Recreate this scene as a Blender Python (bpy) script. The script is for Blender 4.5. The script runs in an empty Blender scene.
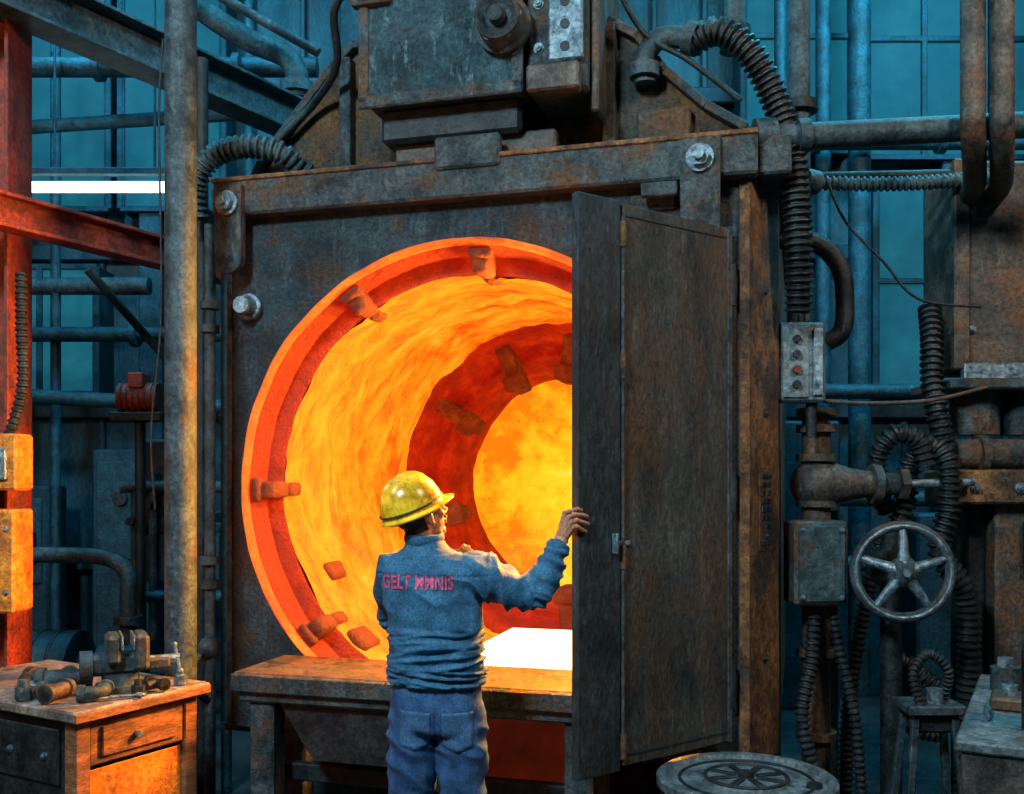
import bpy, bmesh, math, random
from mathutils import Vector, Matrix, noise
from mathutils.bvhtree import BVHTree
random.seed(4)
V=Vector
sc=bpy.context.scene
try:
    sc.view_settings.view_transform='Standard'
    sc.view_settings.look='None'
except Exception as e: print(e)

# ------------------------------------------------------------------ materials
def new_mat(name):
    m=bpy.data.materials.new(name); m.use_nodes=True
    nt=m.node_tree; b=nt.nodes.get('Principled BSDF')
    return m,nt,b
def surf(name,c1,c2,rust=None,rust_amt=.45,scale=5,rough=.55,metal=.3,bump=.35,stretch=(1,1,1),fine=45,contrast=(.38,.62),wear=None,wear_amt=.6):
    m,nt,b=new_mat(name); N=nt.nodes; L=nt.links
    tc=N.new('ShaderNodeTexCoord'); mp=N.new('ShaderNodeMapping'); mp.inputs['Scale'].default_value=stretch
    L.new(tc.outputs['Object'],mp.inputs['Vector'])
    n1=N.new('ShaderNodeTexNoise'); n1.inputs['Scale'].default_value=scale; n1.inputs['Detail'].default_value=10; n1.inputs['Roughness'].default_value=.7
    L.new(mp.outputs[0],n1.inputs['Vector'])
    r1=N.new('ShaderNodeValToRGB'); r1.color_ramp.elements[0].position=contrast[0]; r1.color_ramp.elements[1].position=contrast[1]
    r1.color_ramp.elements[0].color=(*c1,1); r1.color_ramp.elements[1].color=(*c2,1)
    L.new(n1.outputs['Fac'],r1.inputs['Fac']); col=r1.outputs['Color']
    nf=N.new('ShaderNodeTexNoise'); nf.inputs['Scale'].default_value=fine; nf.inputs['Detail'].default_value=6; nf.inputs['Roughness'].default_value=.75
    L.new(mp.outputs[0],nf.inputs['Vector'])
    def mix(fac,a,bcol):
        mx=N.new('ShaderNodeMix'); mx.data_type='RGBA'
        L.new(fac,mx.inputs[0]); L.new(a,mx.inputs[6]); mx.inputs[7].default_value=(*bcol,1); return mx.outputs[2]
    if rust:
        n2=N.new('ShaderNodeTexNoise'); n2.inputs['Scale'].default_value=scale*.55; n2.inputs['Detail'].default_value=12; n2.inputs['Roughness'].default_value=.75
        ad=N.new('ShaderNodeVectorMath'); ad.operation='ADD'; ad.inputs[1].default_value=(7.3,2.1,5.5)
        L.new(mp.outputs[0],ad.inputs[0]); L.new(ad.outputs[0],n2.inputs['Vector'])
        r2=N.new('ShaderNodeValToRGB'); e=1-rust_amt
        r2.color_ramp.elements[0].position=max(0,e-.08); r2.color_ramp.elements[1].position=min(1,e+.06)
        L.new(n2.outputs['Fac'],r2.inputs['Fac']); col=mix(r2.outputs['Color'],col,rust)
    if wear:
        m2=N.new('ShaderNodeMapping'); m2.inputs['Scale'].default_value=(9,9,2.2); m2.inputs['Rotation'].default_value=(.15,.25,.1); L.new(tc.outputs['Object'],m2.inputs['Vector'])
        n3=N.new('ShaderNodeTexNoise'); n3.inputs['Scale'].default_value=2.3; n3.inputs['Detail'].default_value=11; n3.inputs['Roughness'].default_value=.8
        L.new(m2.outputs[0],n3.inputs['Vector'])
        r4=N.new('ShaderNodeValToRGB'); r4.color_ramp.elements[0].position=.54; r4.color_ramp.elements[1].position=.70
        r4.color_ramp.elements[1].color=(wear_amt,wear_amt,wear_amt,1)
        L.new(n3.outputs['Fac'],r4.inputs['Fac']); col=mix(r4.outputs['Color'],col,wear)
    r3=N.new('ShaderNodeValToRGB'); r3.color_ramp.elements[0].position=.36; r3.color_ramp.elements[1].position=.66
    r3.color_ramp.elements[0].color=(.32,.32,.32,1); r3.color_ramp.elements[1].color=(1.6,1.6,1.6,1)
    L.new(nf.outputs['Fac'],r3.inputs['Fac'])
    mu=N.new('ShaderNodeMix'); mu.data_type='RGBA'; mu.blend_type='MULTIPLY'; mu.inputs[0].default_value=.88
    L.new(col,mu.inputs[6]); L.new(r3.outputs['Color'],mu.inputs[7])
    L.new(mu.outputs[2],b.inputs['Base Color'])
    b.inputs['Metallic'].default_value=metal
    mr=N.new('ShaderNodeMapRange'); mr.inputs['To Min'].default_value=max(.05,rough-.24); mr.inputs['To Max'].default_value=min(1,rough+.2)
    L.new(nf.outputs['Fac'],mr.inputs['Value']); L.new(mr.outputs[0],b.inputs['Roughness'])
    bp=N.new('ShaderNodeBump'); bp.inputs['Strength'].default_value=bump; bp.inputs['Distance'].default_value=.02
    am=N.new('ShaderNodeMath'); am.operation='ADD'
    L.new(n1.outputs['Fac'],am.inputs[0]); L.new(nf.outputs['Fac'],am.inputs[1])
    L.new(am.outputs[0],bp.inputs['Height']); L.new(bp.outputs[0],b.inputs['Normal'])
    return m
def emis(name,cols,strength,scale=4,stretch=(1,1,1),pos=None,dist=0,base=(.12,.05,.02),bump=.0,cylz=None,rough=.68,fine=None,fine_w=.35,core=None):
    m,nt,b=new_mat(name); N=nt.nodes; L=nt.links
    tc=N.new('ShaderNodeTexCoord'); mp=N.new('ShaderNodeMapping'); mp.inputs['Scale'].default_value=stretch
    if cylz is not None:
        # lining coordinates: (angle round the axis, depth)
        sp=N.new('ShaderNodeSeparateXYZ'); L.new(tc.outputs['Object'],sp.inputs[0])
        zz=N.new('ShaderNodeMath'); zz.operation='SUBTRACT'; zz.inputs[1].default_value=cylz; L.new(sp.outputs['Z'],zz.inputs[0])
        nx=N.new('ShaderNodeMath'); nx.operation='MULTIPLY'; nx.inputs[1].default_value=-1; L.new(sp.outputs['X'],nx.inputs[0])
        at=N.new('ShaderNodeMath'); at.operation='ARCTAN2'; L.new(zz.outputs[0],at.inputs[0]); L.new(nx.outputs[0],at.inputs[1])
        cb=N.new('ShaderNodeCombineXYZ'); L.new(at.outputs[0],cb.inputs['X']); L.new(sp.outputs['Y'],cb.inputs['Y'])
        L.new(cb.outputs[0],mp.inputs['Vector'])
    else: L.new(tc.outputs['Object'],mp.inputs['Vector'])
    n1=N.new('ShaderNodeTexNoise'); n1.inputs['Scale'].default_value=scale; n1.inputs['Detail'].default_value=13; n1.inputs['Roughness'].default_value=rough
    n1.inputs['Distortion'].default_value=dist
    L.new(mp.outputs[0],n1.inputs['Vector']); fac=n1.outputs['Fac']
    if fine:
        n2=N.new('ShaderNodeTexNoise'); n2.inputs['Scale'].default_value=fine; n2.inputs['Detail'].default_value=8; n2.inputs['Roughness'].default_value=.7; n2.inputs['Distortion'].default_value=.6
        L.new(tc.outputs['Object'],n2.inputs['Vector'])
        mm=N.new('ShaderNodeMix'); mm.data_type='FLOAT'; mm.inputs[0].default_value=fine_w
        L.new(fac,mm.inputs[2]); L.new(n2.outputs['Fac'],mm.inputs[3]); fac=mm.outputs[0]
    bfac=fac
    if core:
        # hotter towards the middle of the chamber end
        c,r0_,r1_,amp=core
        ds=N.new('ShaderNodeVectorMath'); ds.operation='DISTANCE'; ds.inputs[1].default_value=c; L.new(tc.outputs['Object'],ds.inputs[0])
        rg=N.new('ShaderNodeMapRange'); rg.inputs['From Min'].default_value=r0_; rg.inputs['From Max'].default_value=r1_; rg.inputs['To Min'].default_value=amp; rg.inputs['To Max'].default_value=-amp
        L.new(ds.outputs['Value'],rg.inputs['Value'])
        ad=N.new('ShaderNodeMath'); ad.operation='ADD'; L.new(fac,ad.inputs[0]); L.new(rg.outputs[0],ad.inputs[1]); fac=ad.outputs[0]
    r=N.new('ShaderNodeValToRGB'); k=len(cols)
    while len(r.color_ramp.elements)<k: r.color_ramp.elements.new(.5)
    for i,c in enumerate(cols):
        r.color_ramp.elements[i].position= pos[i] if pos else .3+.4*i/(k-1)
        r.color_ramp.elements[i].color=(*c,1)
    L.new(fac,r.inputs['Fac'])
    L.new(r.outputs['Color'],b.inputs['Emission Color']); b.inputs['Emission Strength'].default_value=strength
    b.inputs['Base Color'].default_value=(*base,1); b.inputs['Roughness'].default_value=.9
    if bump>0:
        bp=N.new('ShaderNodeBump'); bp.inputs['Strength'].default_value=bump; bp.inputs['Distance'].default_value=.08
        L.new(bfac,bp.inputs['Height']); L.new(bp.outputs[0],b.inputs['Normal'])
    return m

M={}
WB=(.17,.25,.29)
M['face']=surf('aged_furnace_steel',(.010,.021,.029),(.050,.086,.108),rust=(.075,.040,.022),rust_amt=.42,scale=4,bump=.7,wear=WB,wear_amt=.45)
M['frame']=surf('frame_steel',(.017,.028,.034),(.10,.135,.148),rust=(.17,.075,.028),rust_amt=.42,scale=6,bump=.7,wear=(.28,.30,.29),wear_amt=.5)
M['hood']=surf('hood_steel',(.022,.028,.030),(.11,.10,.082),rust=(.19,.085,.03),rust_amt=.45,scale=4,bump=.7,wear=(.3,.25,.18),wear_amt=.45)
M['box']=surf('box_steel',(.010,.032,.042),(.055,.12,.148),rust=(.05,.04,.032),rust_amt=.40,scale=5,bump=.7,wear=(.28,.45,.50),wear_amt=.75)
M['door']=surf('door_steel',(.018,.021,.021),(.10,.098,.088),rust=(.11,.058,.03),rust_amt=.455,scale=3.5,stretch=(1,1,.5),bump=.6,fine=60,wear=(.25,.23,.20),wear_amt=.5)
M['dooredge']=surf('door_stile_steel',(.010,.015,.018),(.045,.058,.065),rust=(.05,.033,.025),rust_amt=.42,scale=4,stretch=(1,1,.5),bump=.5,fine=60,wear=(.18,.22,.23),wear_amt=.4)
M['rust']=surf('rusted_jamb',(.085,.034,.014),(.38,.165,.058),rust=(.035,.028,.026),rust_amt=.45,scale=6,stretch=(1,1,.8),bump=.7,metal=.2,wear=(.5,.3,.16),wear_amt=.35)
M['pipe']=surf('pipe_steel',(.014,.032,.040),(.075,.12,.14),rust=(.10,.055,.032),rust_amt=.38,scale=7,wear=(.2,.29,.32),wear_amt=.42)
M['browns']=surf('brown_steel',(.028,.029,.029),(.14,.115,.095),rust=(.18,.08,.036),rust_amt=.43,scale=6,wear=(.3,.27,.23),wear_amt=.45)
M['dark']=surf('dark_iron',(.006,.009,.011),(.034,.042,.047),scale=7,rough=.45)
M['rubber']=surf('black_rubber',(.005,.007,.009),(.025,.031,.034),scale=9,rough=.36,metal=0)
M['hose']=surf('hose_grey',(.025,.042,.05),(.11,.16,.175),scale=12,rough=.5)
M['tealpipe']=surf('teal_pipe',(.004,.034,.050),(.018,.105,.145),rust=(.012,.03,.04),rust_amt=.4,scale=6,metal=.2)
M['wall']=surf('teal_wall_sheet',(.003,.030,.044),(.012,.110,.148),rust=(.006,.020,.028),rust_amt=.43,scale=1.6,metal=.1,rough=.5,stretch=(1,1,.35),wear=(.025,.20,.26),wear_amt=.4)
M['girt']=surf('teal_girt',(.003,.025,.037),(.013,.072,.102),scale=4,metal=.2)
M['red']=surf('red_oxide_paint',(.13,.016,.009),(.40,.05,.022),rust=(.06,.03,.025),rust_amt=.40,scale=5,metal=.1)
M['orange']=surf('orange_enamel',(.55,.14,.015),(.95,.34,.03),rust=(.2,.06,.02),rust_amt=.40,scale=7,metal=.0)
M['wood']=surf('worn_wood',(.16,.06,.025),(.45,.18,.07),rust=(.06,.035,.025),rust_amt=.44,scale=5,stretch=(1,1,5),metal=0,rough=.6)
M['woodtop']=surf('worn_bench_top',(.09,.075,.065),(.36,.29,.24),scale=6,metal=.0,rough=.5)
M['concrete']=surf('oily_concrete',(.012,.02,.024),(.05,.07,.075),scale=2,metal=0,rough=.4)
M['bolt']=surf('bolt_steel',(.09,.14,.18),(.32,.43,.5),scale=20,metal=.6,rough=.35)
M['panelgrey']=surf('control_grey',(.06,.095,.11),(.22,.28,.30),rust=(.12,.08,.05),rust_amt=.38,scale=9,metal=.1)
M['lid']=surf('drum_lid_steel',(.055,.08,.09),(.21,.255,.28),scale=9,metal=.3)
M['refr']=emis('glowing_refractory',[(.38,.024,.001),(.76,.095,.002),(.98,.26,.005),(1,.42,.015),(1,.64,.07)],.90,scale=1.55,stretch=(.8,2.3,1),pos=[.36,.43,.50,.57,.66],dist=.9,base=(.30,.08,.015),bump=1.0,cylz=1.72,rough=.76,fine=5.0,fine_w=.36)
M['endglow']=emis('hot_chamber_wall',[(.90,.20,.003),(1,.46,.008),(1,.68,.02),(1,.86,.22)],1.05,scale=2.6,pos=[.36,.46,.58,.74],base=(.15,.07,.02),bump=.8,fine=9,fine_w=.3,core=((.10,2.6,1.55),.15,.80,.12))
M['redglow']=emis('red_hot_ring',[(.13,.002,.001),(.40,.007,.001),(.72,.03,.002)],.85,scale=6,base=(.14,.018,.006),bump=1.0)
M['rimglow']=emis('orange_hot_rim',[(.40,.02,.002),(.95,.12,.006),(1,.32,.03)],.95,scale=5,base=(.2,.06,.02),bump=.9)
M['tab']=emis('hot_lug',[(.030,.002,.001),(.12,.009,.002),(.34,.045,.004)],.8,scale=9,base=(.12,.03,.012),bump=.9)
M['white']=emis('white_hot_slab',[(1,.72,.3),(1,.86,.55)],3.0,scale=4)
M['tube']=emis('fluorescent_tube',[(.75,.97,1),(.8,1,1)],7,scale=1)
M['winglass']=emis('window_daylight',[(.003,.055,.085),(.008,.12,.17),(.018,.20,.27)],.62,scale=1.4,base=(.008,.04,.055))
M['underglow']=emis('painted_red_glow',[(.008,.001,.0),(.04,.003,.001),(.10,.008,.002)],1,scale=3,base=(.2,.05,.03))  # weak emission paints the red glow under the table, not a hot part
M['jacket']=surf('blue_work_cloth',(.012,.080,.17),(.042,.185,.34),scale=9,metal=0,rough=.85,bump=.25,fine=120)
M['jeans']=surf('denim',(.012,.055,.16),(.045,.145,.33),scale=12,metal=0,rough=.9,bump=.3,fine=160)
M['skin']=surf('skin',(.45,.19,.11),(.62,.29,.17),scale=14,metal=0,rough=.5,bump=.06,fine=150)
M['hair']=surf('dark_hair',(.01,.007,.006),(.03,.02,.016),scale=60,metal=0,rough=.6)
M['helmet']=surf('yellow_helmet_shell',(.88,.42,.012),(1.0,.58,.03),scale=5,metal=0,rough=.28,bump=.04,fine=14)
M['band']=surf('helmet_band',(.02,.03,.02),(.07,.08,.03),scale=8,metal=0)
M['pink']=surf('printed_lettering',(.55,.06,.16),(.82,.12,.25),scale=20,metal=0,rough=.8,bump=.05)
M['boot']=surf('boot_leather',(.02,.014,.01),(.06,.04,.03),scale=12,metal=0,rough=.5)
M['eye']=surf('eye_white',(.6,.6,.58),(.7,.7,.68),scale=3,metal=0,rough=.2,bump=0)

# ------------------------------------------------------------------ mesh builder
def catmull(pts,k=8):
    pts=[V(p) for p in pts]
    if len(pts)<3: return pts
    out=[]
    for i in range(len(pts)-1):
        p0=pts[max(i-1,0)];p1=pts[i];p2=pts[i+1];p3=pts[min(i+2,len(pts)-1)]
        for j in range(k):
            t=j/k
            out.append(.5*((2*p1)+(p2-p0)*t+(2*p0-5*p1+4*p2-p3)*t*t+(3*p1-p0-3*p2+p3)*t**3))
    out.append(pts[-1]); return out
class B:
    def __init__(s,name,mats,parent=None,loc=(0,0,0),rz=0):
        s.bm=bmesh.new(); s.name=name; s.mats=mats if isinstance(mats,list) else [mats]; s.parent=parent; s.loc=loc; s.rz=rz
    def box(s,x0,x1,y0,y1,z0,z1,m=0,bev=.006,R=None):
        c=V(((x0+x1)/2,(y0+y1)/2,(z0+z1)/2)); S=Matrix.Diagonal((abs(x1-x0),abs(y1-y0),abs(z1-z0),1))
        T=Matrix.Translation(c)@(R.to_4x4() if R else Matrix.Identity(4))@S
        r=bmesh.ops.create_cube(s.bm,size=1,matrix=T)
        fs=set(f for v in r['verts'] for f in v.link_faces); es=set(e for v in r['verts'] for e in v.link_edges)
        for f in fs: f.material_index=m
        if bev>0:
            bev=min(bev,.3*min(abs(x1-x0),abs(y1-y0),abs(z1-z0)))
            bmesh.ops.bevel(s.bm,geom=list(es),offset=bev,segments=1,affect='EDGES',profile=.5,material=m)
        return s
    def bar(s,p0,p1,w,h,m=0,bev=.004,up=(0,0,1)):
        p0=V(p0);p1=V(p1);d=p1-p0;L=d.length;d.normalize();u=V(up)
        if abs(d.dot(u))>.95:u=V((0,1,0))
        x=d.cross(u).normalized();z=x.cross(d).normalized()
        R=Matrix((x,d,z)).transposed(); c=(p0+p1)/2
        return s.box(c.x-w/2,c.x+w/2,c.y-L/2,c.y+L/2,c.z-h/2,c.z+h/2,m,bev,R)
    def ibeam(s,p0,p1,w,h,t=.02,m=0):
        p0=V(p0);p1=V(p1);d=(p1-p0).normalized();u=V((0,0,1))
        if abs(d.dot(u))>.95:u=V((0,1,0))
        x=d.cross(u).normalized();z=x.cross(d).normalized()
        s.bar(p0+z*(h/2-t/2),p1+z*(h/2-t/2),w,t,m,.003,up=u); s.bar(p0-z*(h/2-t/2),p1-z*(h/2-t/2),w,t,m,.003,up=u); s.bar(p0,p1,t,h-2*t,m,.0,up=u)
        return s
    def sweep(s,pts,rad,n=16,m=0,closed=False,caps=True,flat=(1,1)):
        pts=[V(p) for p in pts]; k=len(pts)
        if not hasattr(rad,'__len__'): rad=[rad]*k
        T=[]
        for i in range(k):
            if closed: t=pts[(i+1)%k]-pts[i-1]
            else: t=pts[min(i+1,k-1)]-pts[max(i-1,0)]
            T.append(t.normalized())
        a=V((0,0,1)) if abs(T[0].z)<.9 else V((1,0,0))
        x=T[0].cross(a).normalized(); rings=[]
        for i in range(k):
            x=(x-T[i]*x.dot(T[i])).normalized(); y=T[i].cross(x)
            rings.append([s.bm.verts.new(pts[i]+(x*math.cos(2*math.pi*j/n)*flat[0]+y*math.sin(2*math.pi*j/n)*flat[1])*rad[i]) for j in range(n)])
        for i in range(k if closed else k-1):
            A=rings[i];C=rings[(i+1)%k]
            for j in range(n):
                f=s.bm.faces.new((A[j],A[(j+1)%n],C[(j+1)%n],C[j])); f.material_index=m
        if caps and not closed:
            f=s.bm.faces.new(rings[0][::-1]); f.material_index=m
            f=s.bm.faces.new(rings[-1]); f.material_index=m
        return s
    def cyl(s,p0,p1,r,m=0,n=24,r2=None):
        return s.sweep([p0,p1],[r,r if r2 is None else r2],n,m)
    def pipe(s,pts,r,m=0,n=16,k=8):
        return s.sweep(catmull(pts,k),r,n,m)
    def hose(s,pts,r,m=0,n=14,pitch=.03,amp=.16):
        c=catmull(pts,24); L=[0]
        for a,b in zip(c,c[1:]): L.append(L[-1]+(b-a).length)
        tot=L[-1]; st=max(8,int(tot/pitch*4)); P=[];R=[];j=0
        for i in range(st+1):
            d=tot*i/st
            while j<len(L)-2 and L[j+1]<d:j+=1
            t=(d-L[j])/max(1e-6,L[j+1]-L[j]); P.append(c[j].lerp(c[j+1],min(1,t))); R.append(r*(1+amp*(1 if i%4<2 else -1)))
        return s.sweep(P,R,n,m)
    def torus(s,c,axis,R,r,m=0,n=48,k=12,a0=0):
        c=V(c);ax=V(axis).normalized();a=V((0,0,1)) if abs(ax.z)<.9 else V((1,0,0));x=ax.cross(a).normalized();y=ax.cross(x)
        return s.sweep([c+(x*math.cos(2*math.pi*i/n)+y*math.sin(2*math.pi*i/n))*R for i in range(n)],r,k,m,closed=True)
    def lathe(s,c,axis,prof,m=0,n=48,wob=0):
        c=V(c);ax=V(axis).normalized();a=V((0,0,1)) if abs(ax.z)<.9 else V((1,0,0));x=ax.cross(a).normalized();y=ax.cross(x)
        rings=[]
        for (h,r) in prof:
            if r<1e-5: rings.append([s.bm.verts.new(c+ax*h)]*n)
            else:
                ring=[]
                for j in range(n):
                    t=2*math.pi*j/n; d=x*math.cos(t)+y*math.sin(t)
                    w=wob*(noise.noise(V((d.x*4,d.z*4,h*5)))+.5*noise.noise(V((d.x*11,d.z*11,h*14)))) if wob else 0
                    ring.append(s.bm.verts.new(c+ax*h+d*(r+w)))
                rings.append(ring)
        for A,C in zip(rings,rings[1:]):
            for j in range(n):
                q=[A[j],A[(j+1)%n],C[(j+1)%n],C[j]]; qq=[]
                for v in q:
                    if v not in qq: qq.append(v)
                if len(qq)>2:
                    f=s.bm.faces.new(qq); f.material_index=m
        return s
    def prism(s,poly,y0,y1,m=0,axis='y'):
        def mk(p,t): return V((p[0],t,p[1])) if axis=='y' else (V((p[0],p[1],t)) if axis=='z' else V((t,p[0],p[1])))
        A=[s.bm.verts.new(mk(p,y0)) for p in poly];C=[s.bm.verts.new(mk(p,y1)) for p in poly];k=len(poly)
        fs=[s.bm.faces.new(A),s.bm.faces.new(C[::-1])]
        for i in range(k): fs.append(s.bm.faces.new((A[i],C[i],C[(i+1)%k],A[(i+1)%k])))
        for f in fs:f.material_index=m
        bmesh.ops.recalc_face_normals(s.bm,faces=fs)
        return s
    def ball(s,c,r,m=0,seg=24,M3=None):
        if not hasattr(r,'__len__'): r=(r,r,r)
        T=Matrix.Translation(V(c))@(M3.to_4x4() if M3 else Matrix.Identity(4))@Matrix.Diagonal((r[0],r[1],r[2],1))
        q=bmesh.ops.create_uvsphere(s.bm,u_segments=seg,v_segments=seg//2,radius=1,matrix=T)
        for f in set(f for v in q['verts'] for f in v.link_faces): f.material_index=m
        return s
    def bolt(s,c,axis,r=.03,m=0,h=.03):
        c=V(c);ax=V(axis).normalized()
        s.cyl(c,c+ax*h*.35,r*1.35,m,20); s.cyl(c+ax*h*.3,c+ax*h,r,m,6); s.cyl(c+ax*h,c+ax*h*1.5,r*.5,m,12); return s
    def done(s,ang=35,recalc=True):
        if recalc: bmesh.ops.recalc_face_normals(s.bm,faces=s.bm.faces)
        me=bpy.data.meshes.new(s.name); s.bm.to_mesh(me); s.bm.free()
        for m in s.mats: me.materials.append(m)
        me.shade_smooth()
        try: me.set_sharp_from_angle(angle=math.radians(ang))
        except Exception as e: print(e)
        o=bpy.data.objects.new(s.name,me); sc.collection.objects.link(o)
        o.location=s.loc; o.rotation_euler=(0,0,s.rz)
        if s.parent: o.parent=s.parent
        return o
def empty(name,loc=(0,0,0),rz=0):
    e=bpy.data.objects.new(name,None); e.empty_display_size=.2; sc.collection.objects.link(e); e.location=loc; e.rotation_euler=(0,0,rz); return e

# ------------------------------------------------------------------ camera (level, eye height 1.75 m)
cd=bpy.data.cameras.new('camera'); cam=bpy.data.objects.new('camera',cd); sc.collection.objects.link(cam)
cam.location=(0,0,1.75); cam.rotation_euler=(math.pi/2,0,0); cd.sensor_width=36; cd.lens=35.16; cd.shift_y=.081; cd.clip_end=60
sc.camera=cam

# ------------------------------------------------------------------ room
XL,XR,YB,YF,H=-5.6,5.6,9.0,-3.0,7.0
B('floor',M['concrete']).box(XL-.2,XR+.2,YF-.2,YB+.2,-.2,0,0,0).done()
B('ceiling',M['girt']).box(XL-.2,XR+.2,YF-.2,YB+.2,H,H+.2,0,0).done()
HP=H-.01
b=B('wall_back',[M['wall'],M['girt']]); b.box(XL,XR,YB,YB+.2,0,H,0,0)
x=XL+.1
while x<XR: b.box(x,x+.05,YB-.05,YB+.01,0,H,0,.01); x+=.45
for z in (.95,2.3,3.7,5.1): b.box(XL,XR,YB-.13,YB-.04,z,z+.14,1,.01)
x=XL+.6
while x<XR: b.box(x,x+.2,YB-.3,YB-.1,0,H,1,.01); x+=1.75
b.done()
for nm,x0,x1 in (('wall_left',XL-.2,XL),('wall_right',XR,XR+.2)):
    b=B(nm,[M['wall'],M['girt']]); b.box(x0,x1,YF,YB,0,H,0,0)
    xi=XL if nm=='wall_left' else XR; sg=1 if nm=='wall_left' else -1
    y=YF+.2
    while y<YB: b.box(min(xi,xi+sg*.05),max(xi,xi+sg*.05),y,y+.05,0,H,0,.01); y+=.3
    for z in (1,2.6,4.2): b.box(min(xi,xi+sg*.13),max(xi,xi+sg*.13),YF,YB-.35,z,z+.14,1,.01)
    b.done()
B('wall_front',M['wall']).box(XL,XR,YF-.2,YF,0,H,0,0).done()
wi=1
for (x0,x1,z0,z1) in ((3.05,4.1,4.55,6.6),(4.2,5.2,4.55,6.6),(3.15,4.05,2.55,4.4),(-4.4,-3.5,4.1,6.5),(-3.4,-2.5,4.1,6.5),(-4.6,-3.6,2.5,3.6),(2.0,2.95,4.6,6.6)):
    b=B('window_%d'%wi,[M['girt'],M['winglass']]); wi+=1
    y0=YB-.33
    b.box(x0,x1,y0+.02,y0+.03,z0,z1,1,0)
    for xx in (x0,(x0+x1)/2,x1): b.box(xx-.025,xx+.025,y0-.01,y0+.06,z0,z1,0)
    n=2
    for i in range(n+1):
        zz=z0+(z1-z0)*i/n; b.box(x0,x1,y0-.008,y0+.058,zz-.025,zz+.025,0)
    b.box(x0-.02,x0+.04,y0,YB,z0,z1,0); b.box(x1-.04,x1+.02,y0,YB,z0,z1,0)
    b.done()

# ------------------------------------------------------------------ furnace
A16=math.radians(16)
cs,sn=math.cos(A16),math.sin(A16)
def FW(x,y,z): # furnace local -> world
    u=x-1.53; v=y+4.5
    return V((u*cs+v*sn,-u*sn+v*cs,z))
furn=empty('industrial_furnace',FW(0,0,0),-A16)
ZC=1.72; R0=1.165
x0,x1,z0,z1=-1.266,1.325,.50,3.12
b=B('front_plate',[M['face']],furn)
angs=sorted(set([2*math.pi*i/96 for i in range(96)]+[math.atan2(z-ZC,x)%(2*math.pi) for x in (x0,x1) for z in (z0,z1)]))
def rp(a):
    c,s_=math.cos(a),math.sin(a); t=1e9
    if c>1e-6:t=min(t,x1/c)
    if c<-1e-6:t=min(t,x0/c)
    if s_>1e-6:t=min(t,(z1-ZC)/s_)
    if s_<-1e-6:t=min(t,(z0-ZC)/s_)
    return c*t,ZC+s_*t
bm=b.bm; In=[];Out=[];Inb=[]
for a in angs:
    In.append(bm.verts.new((R0*math.cos(a),0,ZC+R0*math.sin(a)))); Inb.append(bm.verts.new((R0*math.cos(a),.06,ZC+R0*math.sin(a))))
    p=rp(a); Out.append(bm.verts.new((p[0],0,p[1])))
k=len(angs)
for i in range(k):
    j=(i+1)%k
    bm.faces.new((In[i],Out[i],Out[j],In[j])); bm.faces.new((In[j],Inb[j],Inb[i],In[i]))
b.done(recalc=False)
b=B('casing',[M['face'],M['rust'],M['hood']],furn)
b.prism([(1.325,0.0),(1.44,.25),(1.40,.27),(1.285,.03)],.50,3.12,1,'z')
b.prism([(-1.266,0.0),(-1.38,.25),(-1.34,.27),(-1.23,.03)],.50,3.12,0,'z')
b.box(1.40,1.44,.25,2.9,.50,3.12,1); b.box(-1.38,-1.34,.25,2.9,.50,3.12,0)
b.box(-1.38,1.44,2.86,2.9,.5,3.12); b.box(-1.38,1.44,.03,2.9,3.12,3.16); b.box(-1.34,1.40,.05,2.9,.46,.50)
for xx in (-1.2,1.15): 
    for yy in (.15,2.4): b.box(xx,xx+.2,yy,yy+.3,0,.47,0,.01)
b.box(-1.1,1.1,.35,2.6,0,.46,0,.01)
for zz in (.95,1.5,2.05,2.6): b.bolt((1.385,.13,zz),(.9,-.42,0),.014,0,.012)
b.done()
b=B('crown_beam',[M['frame'],M['bolt'],M['rust']],furn)
b.box(-1.30,1.36,-.09,.02,3.07,3.255,0,.012)
b.box(-1.38,1.47,.02,.30,3.16,3.25,0,.01)
b.box(1.36,1.50,-.02,2.6,3.08,3.25,0,.01)
b.box(-1.305,1.362,-.1,.0,3.238,3.260,2,.004)
b.box(-.11,.21,-.11,-.05,3.20,3.35,0,.012)
b.box(.86,1.02,-.105,-.06,3.0,3.06,0,.005)
b.box(.80,1.0,-.02,.0,2.96,3.03,0,.005)
for cx,w,zt,zb in ((-1.19,.075,3.21,2.85),(1.12,.085,3.23,2.86)):
    poly=[(cx-w,zt),(cx+w,zt)]+[(cx+w*math.cos(t),zb+w*math.sin(t)) for t in [-(math.pi)*i/12 for i in range(13)]]
    b.prism(poly,-.125,-.085,0); b.bolt((cx,-.125,zt-.09),(0,-1,0),.045,1,.05); b.bolt((cx,-.125,zb+.01),(0,-1,0),.02,0,.015)
b.cyl((-1.13,0,2.62),(-1.13,-.02,2.62),.065,0); b.cyl((-1.13,-.02,2.62),(-1.13,-.11,2.62),.042,1,12); b.torus((-1.13,-.03,2.62),(0,1,0),.055,.014,1,24,8)
b.box(-1.266,-1.24,-.012,.0,.5,3.07,0,.004); b.box(1.28,1.325,-.012,0,.5,3.07,2,.004)
b.done()
def lug(b,a,rr,y,dr,dt,dy,m):
    t=math.radians(a); R=Matrix.Rotation(-t,3,'Y'); c=V((rr*math.cos(t),y,ZC+rr*math.sin(t)))
    b.box(c.x-dr/2,c.x+dr/2,c.y-dy/2,c.y+dy/2,c.z-dt/2,c.z+dt/2,m,.014,R)
b=B('mouth_ring',[M['rimglow'],M['redglow'],M['tab']],furn)
b.lathe((0,0,ZC),(0,1,0),[(.0,1.178),(-.03,1.173),(-.045,1.16),(-.035,1.148),(.0,1.142)],0,160,.008)
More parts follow.
